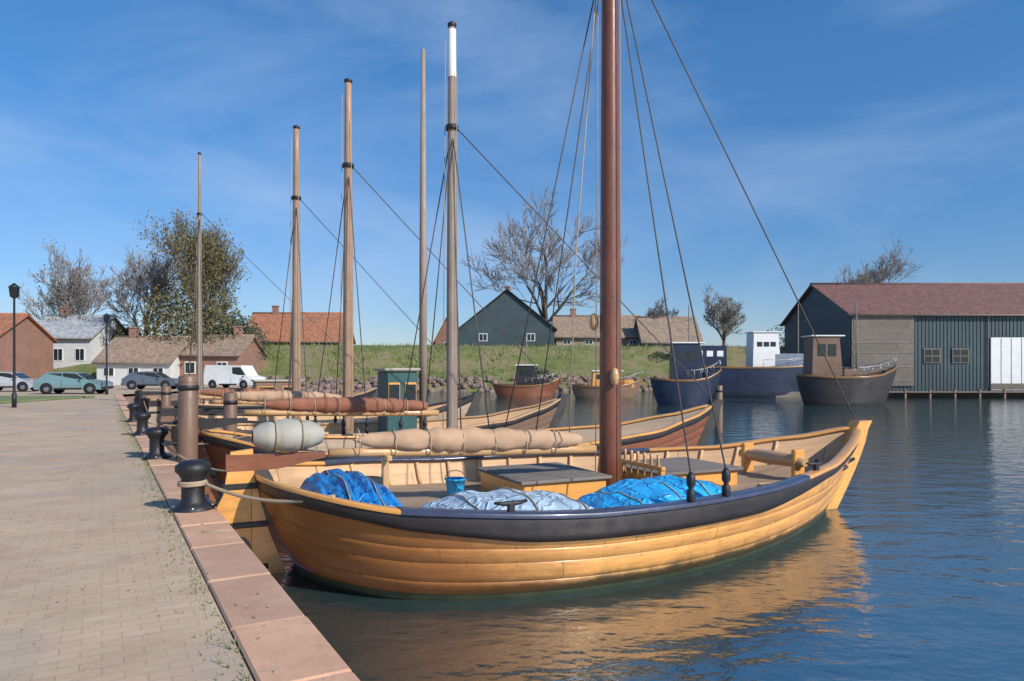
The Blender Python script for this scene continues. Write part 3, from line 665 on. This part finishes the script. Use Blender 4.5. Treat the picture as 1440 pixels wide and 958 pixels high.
p=at(1018,520,108); tree('tree','small bare round tree right of the tall red-brown mast',(p.x,p.y,5),10.5,.9,.3,'green',700,'twig_far',6,15,GT,first=.2,minr=.025)
p=at(1222,520,92); tree('tree','bare tree rising behind the red roofed shed',(p.x,p.y,.8),19,.7,.4,'olive',500,'twig_far',7,16,GT,minr=.025)
p=at(170,520,90); tree('tree','low olive bush-like tree left of the olive-brown tree',(p.x,p.y,.8),7.5,1.3,.2,'olive',5000,'twig',5,17,GT)
p=at(930,520,102); tree('tree','low bare tree above tan roofs right of the tall mast',(p.x,p.y,5),8,1.0,.2,None,0,'twig',6,18,GT,minr=.02)
def bush(loc,w,h,leaf,label,n_=3500,seed=1,group='dark shrubs along the bank'):
    random.seed(seed); t=thing('shrub',label,'shrub',loc,0,group); lb=MB()
    cl=[(random.uniform(-w/2,w/2),random.uniform(-1,1),random.uniform(.35,.8)*h,random.uniform(.25,.45)*h) for _ in range(9)]
    for i in range(n_):
        x,y,z,r=random.choice(cl); v=V((random.gauss(0,1),random.gauss(0,1),random.gauss(0,1))).normalized()*r*random.uniform(.7,1.1); c=V((x,y,z))+v
        if c.z<0: continue
        a=V((random.uniform(-1,1),random.uniform(-1,1),random.uniform(-1,1))).normalized(); b=a.orthogonal().normalized(); s_=.2*random.uniform(.6,1.3)
        i0=len(lb.v); lb.v+=[c-a*s_,c+b*s_*.5,c+a*s_,c-b*s_*.5]; lb.face((i0,i0+1,i0+2,i0+3))
    lb.build('foliage',leaf,t,recalc=False)
    mb=MB()
    for x,y,z,r in cl: mb.tube([(x*.3,0,-.3),(x*.7,y*.5,z*.5),(x,y,z)],[.09,.06,.03],5)
    mb.build('stem','bark',t,recalc=False)
for k,(px,py,d,w_,h_,lf,lb) in enumerate(((268,555,81,6.5,11,'olive','tall olive shrub under the crown of the olive-brown tree'),(312,552,83,5,9,'dkgreen','dark shrub right of the olive-brown tree trunk'),(1125,540,92,9,6.2,'dkgreen','dark evergreen shrub behind the white wheelhouse boat'),(1180,545,88,7,6.6,'dkgreen','dark evergreen shrub touching the left end of the shed'),
     (955,540,90,8,4.2,'dkgreen','dark shrub behind the small navy boat'),(760,548,82,2.5,2.6,'dkgreen','small dark shrub alone low on the green bank'),(880,522,92,7,2.0,'green','green shrub on the bank top right of the tall mast'),(600,520,93,9,2.2,'olive','olive shrub on the bank top between the masts'))):
    p=at(px,py,d); bush(p,w_,h_,lf,lb,5500 if w_>3 else 900,k+3)
# ------------------------------------------------------------------ buildings
def house(name,label,px0,px1,d,zbase,eave_y,ridge_y,wall,roof,depth=8,gable=False,cat='house',group=None,win=3,chim=True,door=None,rot=0,winm='glass',wframe='white'):
    a=at(px0,520,d); b=at(px1,520,d); W=b.x-a.x; zE=at(0,eave_y,d).z-zbase; zR=at(0,ridge_y,d+ (depth/2 if not gable else 0)).z-zbase
    t=thing(name,label,cat,((a.x+b.x)/2,d,zbase),rot,group)
    mb=MB(); hw=W/2; y0,y1=0,depth
    if not gable: # ridge along x
        mb.quad((-hw,y0,0),(hw,y0,0),(hw,y0,zE),(-hw,y0,zE)); mb.quad((hw,y1,0),(-hw,y1,0),(-hw,y1,zE),(hw,y1,zE))
        for s in(-1,1):
            i=len(mb.v); mb.v+=[V((s*hw,y0,0)),V((s*hw,y1,0)),V((s*hw,y1,zE)),V((s*hw,(y0+y1)/2,zR-.15)),V((s*hw,y0,zE))]; mb.face((i,i+1,i+2,i+3,i+4),[(0,0),(depth,0),(depth,zE),(depth/2,zR),(0,zE)])
    else:
        for y in(y0,y1):
            i=len(mb.v); mb.v+=[V((-hw,y,0)),V((hw,y,0)),V((hw,y,zE)),V((0,y,zR-.15)),V((-hw,y,zE))]; mb.face((i,i+1,i+2,i+3,i+4),[(0,0),(W,0),(W,zE),(W/2,zR),(0,zE)])
        for s in(-1,1): mb.quad((s*hw,y0,0),(s*hw,y1,0),(s*hw,y1,zE),(s*hw,y0,zE))
    mb.build('wall',wall,t)
    mb=MB(); o=.35; th=.16
    if not gable:
        sl=(zR-zE)/(depth/2)
        for s,ya in((-1,y0-o),(1,y1+o)):
            ym=(y0+y1)/2; ze=zE-o*sl
            lo=[V((-hw-o,ya,ze)),V((hw+o,ya,ze)),V((hw+o,ym,zR)),V((-hw-o,ym,zR))]
            if s>0: lo=[V((hw+o,ya,ze)),V((-hw-o,ya,ze)),V((-hw-o,ym,zR)),V((hw+o,ym,zR))]
            up=[v+V((0,0,th)) for v in lo]; mb.quad(*up); mb.quad(*lo[::-1])
            for k in range(4): mb.quad(lo[k],lo[(k+1)%4],up[(k+1)%4],up[k])
        mb.tube([(-hw-o,ym,zR+th),(hw+o,ym,zR+th)],.13,8)
    else:
        sl=(zR-zE)/hw
        for s in(-1,1):
            xa=s*(hw+o); ze=zE-o*sl
            lo=[V((xa,y0-o,ze)),V((xa,y1+o,ze)),V((0,y1+o,zR)),V((0,y0-o,zR))]
            up=[v+V((0,0,th)) for v in lo]; mb.quad(*up); mb.quad(*lo[::-1])
            for k in range(4): mb.quad(lo[k],lo[(k+1)%4],up[(k+1)%4],up[k])
        mb.tube([(0,y0-o,zR+th),(0,y1+o,zR+th)],.13,8)
    rf=mb.build('roof',roof,t,recalc=False)
    mb=MB(); mb.tube([(-hw-.3,y0-o-.06,zE-o*(0 if gable else (zR-zE)/(depth/2))-.02),(hw+.3,y0-o-.06,zE-o*(0 if gable else (zR-zE)/(depth/2))-.02)],.07,6)
    if not gable: mb.build('gutter','grey_wood',t)
    if chim:
        cx=random.choice((-1,1))*hw*.55; cy=depth/2; mb=MB(); zt=zR+.9
        mb.box((cx if not gable else 0,cy,zR+.2),(.8,.6,1.8),bev=.02); mb.box((cx if not gable else 0,cy,zR+1.15),(.95,.75,.12)); ch=mb.build('chimney','brick',rf)
    for k in range(win):
        x=-hw+W*(k+.5)/win; zz=zE*.55 if zE<4 else zE*.62
        wz=min(1.5,zE*.4)
        mb=MB(); mb.box((x,y0-.02,zz),(1.15,.09,wz),bev=.01); f=mb.build('window',wframe,t)
        mb=MB()
        for q in(-1,1): mb.box((x+q*.26,y0-.07,zz),(.44,.02,wz-.2))
        mb.build('pane',winm,f)
    return t,W,zE,zR
random.seed(21)
house('house','orange tiled house seen over the bank between the left masts',342,476,98,5.3,478,442,'brick','roof_orange',9)
house('house','dark slate roofed gabled house left of the tall red-brown mast',646,780,96,5.3,462,408,'tar_board','roof_slate',12,gable=True,win=2)
house('house','small pinkish roofed house between the grey masts and the dark gable',612,648,100,5.3,478,444,'brick','roof_orange',7,gable=True,win=1,chim=False)
house('house','long tan roofed house crossed by the tall mast',782,905,100,5.3,473,446,'brick_tan','roof_tan',9,win=4)
house('house','brown roofed house right of the tall mast',905,985,96,5.3,480,448,'brick_tan','roof_tan',8,win=2,chim=False)
house('house','orange roofed house cut by the left edge of the photo',-150,-8,70,.8,475,444,'brick','roof_orange',9,win=4)
house('house','pale rendered house with grey roof behind the parked cars',36,128,84,.8,474,446,'render','roof_pale',9,win=3)
house('house','low pale walled house with brown roof below the olive-brown tree',136,240,74,.8,508,476,'render','roof_tan',8,win=3)
house('house','brown brick house right of the olive-brown tree trunk',245,335,76,.8,498,474,'brick','roof_tan',8,win=2)
# boat shed on the right
t,W,zE,zR=house('boat_shed','large dark teal boarded boat shed under a dark red tiled roof at right',1196,1560,62,.5,441,402,'tar_board','roof_red',15,cat='boat shed',win=0,chim=False)
mb=MB(); hw=W/2
for k in range(int(W/.32)):
    x=-hw+.16+k*.32
    mb.box((x,-.02,zE/2),(.045,.05,zE-.1))
mb.build('board_batten','tar_board',t)
def xsh(px): return (px-720)/1000*62-t.location.x
mb=MB(); x0,x1=xsh(1392),xsh(1478)
mb.box(((x0+x1)/2,-.08,2.4),(x1-x0,.12,4.6),bev=.02); dr=mb.build('door','white',t)
mb=MB()
for k in range(1,6): mb.box((lerp(x0,x1,k/6),-.15,2.4),(.04,.02,4.5))
mb.build('door_board','grey_wood',dr)
mb=MB(); mb.box(((x0+x1)/2,-.17,.45),(x1-x0,.03,.5)); mb.build('door_rail','grey_board',dr)
mb=MB(); mb.box(((xsh(1196)+xsh(1285))/2,-.1,zE*.52),(xsh(1285)-xsh(1196)-.1,.1,zE*.9)); mb.build('side_boarding','grey_board',t)
for px in(1200,1388):
    mb=MB(); mb.tube([(xsh(px),-.12,.3),(xsh(px),-.12,zE-.5),(xsh(px),-.35,zE-.15)],.06,8); mb.build('downpipe','grey_wood',t)
for z_ in(1.0,2.2,3.4,4.3):
    mb=MB(); mb.box(((xsh(1196)+xsh(1285))/2,-.165,z_),(xsh(1285)-xsh(1196)-.2,.03,.16)); mb.build('ledge_board','grey_wood',t)
for px in(1310,1350):
    mb=MB(); mb.box((xsh(px),-.06,3.1),(1.5,.12,1.3),bev=.02); f=mb.build('window','grey_board',t)
    mb=MB()
    for q in(-1,1):
        for z in(-.3,.3): mb.box((xsh(px)+q*.34,-.13,3.1+z),(.58,.02,.5))
    mb.build('pane','glass',f)
# jetty under shed
jt=thing('jetty','low timber jetty along the waterside of the boat shed','jetty',(t.location.x,61,0))
mb=MB(); 
for k in range(int((W+6)/.2)): mb.box((-W/2-3+.1+k*.2,0,.5),(.185,2.2,.06),uvk=k)
mb.build('decking','grey_wood',jt)
for k in range(14): mb=MB(); mb.tube([(-W/2-2.6+k*2.1,-.9,-1),(-W/2-2.6+k*2.1,-.9,.75)],.12,8); mb.build('pile','brown_wood',jt)
mb=MB(); mb.box((0,1.1,-.2),(W+6,.1,1.3)); mb.build('sheet_wall','dark_wood',jt)
# ground under/behind shed
mb=MB(); mb.box((45,74,.1),(44,24,.75)); tag(mb.build('yard_ground',paint('yard_soil',(.22,.18,.14),.95,.3,.8)),kind='structure')
# ------------------------------------------------------------------ motor vessels on the right
def vessel(label,px0,px1,py_wl,hull,house_m,cabin=(.45,.75),name='motor_boat',hh=1.1,ch=2.1,mastx=.7,group='dark boats moored by the far bank',flip=1):
    d=CAMZ*1000/(py_wl-520); a=at(px0,0,d).x; b=at(px1,0,d).x; L=b-a
    t=thing(name,label,'boat',((a+b)/2,d,0),0 if flip>0 else math.pi,group); B=min(1.7,L*.19)
    H=Hull(L,B,hh,hh+.75,hh+.15,-.4,.5); us=H.us(30)
    def P(u,v,s,o=0,dz=0): q=H.pt(u,v,s,o,dz); q.x-=L/2; return q
    mb=MB()
    for s in(-1,1): mb.grid([[P(u,v,s) for u in us] for v in(0,.2,.4,.5,.6,.7,.8,.9,1)],[[(u*L,v*6+ (s+1)*9) for u in us] for v in(0,.2,.4,.5,.6,.7,.8,.9,1)])
    mb.build('hull',hull,t)
    mb=MB()
    for s in(-1,1): mb.grid([[P(u,1,s,o,dz) for u in us] for o,dz in((.05,-.1),(.07,0),(.05,.05),(-.08,.05),(-.08,-.1))])
    mb.build('rubbing_rail','varnish',t)
    mb=MB(); mb.grid([[ (P(u,.9,1,-.03).x,P(u,.9,1,-.03).y*s,P(u,.9,1).z) for s in(-1,0,1)] for u in us if .02<u<.98],None); mb.build('deck','deck',t)
    x0=lerp(-L/2,L/2,cabin[0]); x1=lerp(-L/2,L/2,cabin[1]); zc=hh-.15; w_=B*1.15
    mb=MB(); mb.prism([(x0,zc),(x1,zc),(x1-.25,zc+ch),(x0+.1,zc+ch)],-w_/2,w_/2); cb=mb.build('wheelhouse',house_m,t)
    mb=MB(); mb.box(((x0+x1)/2,0,zc+ch+.05),(x1-x0+.15,w_+.25,.09),bev=.02); mb.build('roof','white',cb)
    nw=max(2,int((x1-x0)/.8))
    for k in range(nw):
        for s in(-1,1):
            mb=MB(); x=lerp(x0+.3,x1-.4,(k+.5)/nw); mb.box((x,s*(w_/2+.006),zc+ch*.68),((x1-x0-.7)/nw*.8,.03,ch*(.28 if ch<3 else .13)),bev=.008); mb.build('window','glass',cb)
    xl0=lerp(-L/2,L/2,cabin[1])+.1; xl1=xl0+L*.14
    mb=MB(); mb.box(((xl0+xl1)/2,0,zc+.35),(xl1-xl0,w_*.8,.7),bev=.05); mb.build('fore_cabin',house_m,t)
    xm=lerp(-L/2,L/2,mastx); mb=MB(); mb.tube([(xm,0,zc),(xm,0,zc+ch+2.6)],[.07,.04],8); mb.tube([(xm,-.7,zc+ch+1.6),(xm,.7,zc+ch+1.6)],.02,5); mb.build('mast','grey_wood',t)
    mb=MB(); r=.012
    for s in(-1,1):
        pts=[P(u,1,s,-.04,.65) for u in [.5+.48*i/10 for i in range(11)]]; mb.tube(pts,.02,5)
        for q in pts[::2]: mb.tube([q,q-V((0,0,.62))],.018,5)
    mb.build('railing','steel',t)
    return t
vessel('small navy motor boat with low dark cabin, leftmost of the dark boats',912,1015,570,'navy','navy',(.3,.72),ch=2.6,hh=1.7,mastx=.55)
nv=vessel('long navy hulled boat with tall white wheelhouse in front of dark shrubs',950,1180,558,'navy','white',(.45,.62),ch=3.2,hh=2.6,mastx=.75)
mb=MB(); mb.box((-5.0,0,3.4),(4.0,2.0,2.2),bev=.06); cb=mb.build('aft_cabin','navy',nv)
for k in range(4): mb=MB(); mb.box((-6.3+k*.9,-1.006,3.8),(.55,.03,.5),bev=.01); mb.build('window','white',cb)
mb=MB(); mb.box((3.0,0,3.15),(3.6,2.0,1.3),bev=.06); mb.build('hold_cover',M['grey_blue'],nv)
vessel('dark brown workboat moored beside the left end of the boat shed',1118,1262,569,'dark_wood','brown_wood',(.12,.42),ch=2.9,hh=1.9,mastx=.6,flip=1)
vessel('brown and varnished launch half hidden behind the tall mast',800,905,560,'brown_wood','varnish',(.3,.7),ch=1.4,hh=1.0,mastx=.5)
vessel('dark launch with brown cabin moored at the foot of the green bank',690,790,558,'rust_wood','dark_wood',(.35,.65),ch=1.9,hh=1.0,mastx=.5)
# ------------------------------------------------------------------ cars
def car(label,px,d,bodym,rz=0,kind='hatch'):
    X=(px-720)/1000*d; t=thing('parked_car',label,'car',(X,d,QZ),rz,'cars parked on the quay')
    if kind=='van': lower=[(-2.4,.32),(2.35,.32),(2.45,.55),(2.42,.95),(1.75,1.12),(1.2,1.95),(-2.3,2.0),(-2.45,1.6),(-2.45,.5)]; gh=[(.35,1.15),(1.62,1.15),(1.12,1.8),(.35,1.8)]; w=.95
    else: lower=[(-2.05,.3),(2.0,.3),(2.12,.5),(2.08,.72),(1.9,.84),(1.1,.95),(.45,1.38),(-.3,1.46),(-1.3,1.42),(-1.95,.98),(-2.1,.8),(-2.12,.5)]; gh=None; w=.86
    mb=MB(); i=0; N=len(lower); secs=[(-w,.93),(-w+.05,1),(w-.05,1),(w,.93)]
    rows=[]
    for y,k in secs:
        cx=0; rows.append([ (x*(.985 if abs(y)==w else 1), y*(1 if z<.95 else .86), (z if abs(y)<w else z*.99+.005)) for x,z in lower])
    mb.grid(rows,None,False,True)
    mb.face(tuple(range(N-1,-1,-1))); e=3*N; mb.face(tuple(e+j for j in range(N)))
    bd=mb.build('body',bodym,t)
    for s in(-1,1):
        if kind=='van': wins=[gh]
        else: wins=[[(-1.62,1.0),(-.42,1.0),(-.42,1.36),(-1.2,1.35)],[(-.36,1.0),(.92,1.0),(.42,1.33),(-.34,1.38)]]
        for wq in wins:
            mb=MB(); y=s*(w*.86+ .012); mb.prism(wq,min(y,y-s*.03),max(y,y-s*.03)); mb.build('window','glass',t)
        for x in(-1.3,1.32) if kind!='van' else (-1.5,1.5):
            mb=MB(); rows=[]
            prof=[(.0,.0),(.30,.0),(.33,.03),(.33,.17),(.30,.20),(0,.2)]
            mb.grid([[ (x+math.cos(q)*r,s*(w+.015-yy),.33+math.sin(q)*r) for q in [2*math.pi*j/20 for j in range(20)]] for r,yy in prof],None,True,True); wh=mb.build('wheel','rubber',t)
            mb=MB(); mb.grid([[ (x+math.cos(q)*r,s*(w+.02-yy),.33+math.sin(q)*r) for q in [2*math.pi*j/16 for j in range(16)]] for r,yy in((.0,0),(.12,.0),(.2,.01),(.2,.04))],None,True,True); mb.build('rim','steel',wh)
        mb=MB(); mb.box((lower[2][0]-.03,s*.62,.68),(.1,.3,.13),bev=.02); mb.build('headlight','steel',t)
        mb=MB(); mb.box((lower[-1][0]+.03,s*.66,.8),(.08,.2,.2),bev=.02); mb.build('tail_light',RED,t)
        mb=MB(); mb.box((.78 if kind!='van' else 1.5,s*(w+.07),1.02),(.12,.14,.12),bev=.03); mb.build('mirror','rubber',t)
        for x in((-.39,.75) if kind!='van' else (.3,1.4)):
            mb=MB(); mb.box((x,s*(w+.001),.66),(.012,.012,.55)); mb.build('door_seam','rubber',t)
        mb=MB(); mb.box((.0,s*(w-.01),.36),(1.7,.06,.12),bev=.02); mb.build('sill','rubber',t)
        for x in(-1.3,1.32) if kind!='van' else (-1.5,1.5):
            mb=MB(); mb.grid([[ (x+math.cos(q)*r_,s*(w+.006),.36+math.sin(q)*r_*(1 if math.sin(q)>0 else .9)) for q in [2*math.pi*j/24 for j in range(24)]] for r_ in(.01,.39)],None,False,True); mb.build('wheel_arch','rubber',t)
    for x in(lower[2][0]-.02,lower[-1][0]+.0):
        mb=MB(); mb.box((x,0,.42),(.16,w*1.8,.16),bev=.04); mb.build('bumper','rubber',t)
    if kind!='van':
        for (xa,za,xb,zb_) in((1.08,.97,.50,1.35),(-1.36,1.38,-1.88,1.04)):
            nx,nz=(zb_-za),-(xb-xa); l_=math.hypot(nx,nz); nx,nz=abs(nx)/l_*(1 if xa>0 else -1)*.012,abs(nz)/l_*.012
            mb=MB(); mb.quad((xa+nx,-w*.78,za+nz),(xa+nx,w*.78,za+nz),(xb+nx,w*.74,zb_+nz),(xb+nx,-w*.74,zb_+nz)); mb.build('windscreen','glass',t)
    return t
RED=paint('red_lamp_lens',(.4,.02,.02),.2,.1,5)
car('grey-teal hatchback parked at the far end of the quay',104,47,paint('grey_teal_car_paint',(.16,.27,.28),.25,.05,2,.6),R(8))
car('silver hatchback parked left of the grey-teal one',14,52,paint('silver_car_paint',(.42,.44,.46),.25,.05,2,.6),R(6))
car('dark blue-grey hatchback parked behind the masts near the house',215,58,paint('slate_car_paint',(.10,.12,.15),.25,.05,2,.6),R(4))
car('white van parked beyond the moored boats',330,61,'white',R(-14),'van')
# lamp post
def lamp(px,d,label):
    p=V(((px-720)/1000*d,d,QZ)); t=thing('street_lamp',label,'street lamp',p,0,'street lamps on the quay')
    mb=MB(); mb.tube([(0,0,0),(0,0,.6),(0,0,.62),(0,0,4.6)],[.09,.09,.055,.04],10); mb.build('pole','black',t)
    mb=MB(); mb.lathe((0,0,4.6),[(.05,0),(.16,.08),(.2,.45),(.24,.47),(.02,.66)],8); mb.build('lantern','glass',t)
lamp(150,46,'black street lamp standing beyond the grey-teal car')
lamp(20,30,'black street lamp nearest the left edge of the photo')
# ------------------------------------------------------------------ small clutter at the quay edge
random.seed(31); mb=MB()
for i in range(1500):
    s_=random.uniform(-3,30); off=cw+abs(random.gauss(0,.10)); p=Q(s_,off,QZ); h=random.uniform(.015,.06); a=random.uniform(0,6.28); dx,dy=math.cos(a)*.006,math.sin(a)*.006
    i0=len(mb.v); mb.v+=[p+V((-dx,-dy,0)),p+V((dx,dy,0)),p+V((random.uniform(-.03,.03),random.uniform(-.03,.03),h))]; mb.face((i0,i0+1,i0+2))
tag(mb.build('joint_grass','grass',recalc=False),'small weeds growing in the joint beside the coping','weeds',kind='stuff')
random.seed(32); mb=MB()
for i in range(1600):
    d=random.uniform(2.2,14)**1.0; s_=random.uniform(-3,14); off=random.uniform(.1,7); p=Q(s_,off,QZ+(.02 if off<cw else .002)); r=random.uniform(.003,.011)
    mb.box((p.x,p.y,p.z),(r*2,r*1.6,r*1.2),rz=random.uniform(0,3),ry=random.uniform(-.5,.5))
tag(mb.build('grit',paint('grit_stone',(.33,.28,.22),.9,.4,9)),'loose grit and pebbles scattered on the paving','grit',kind='stuff')
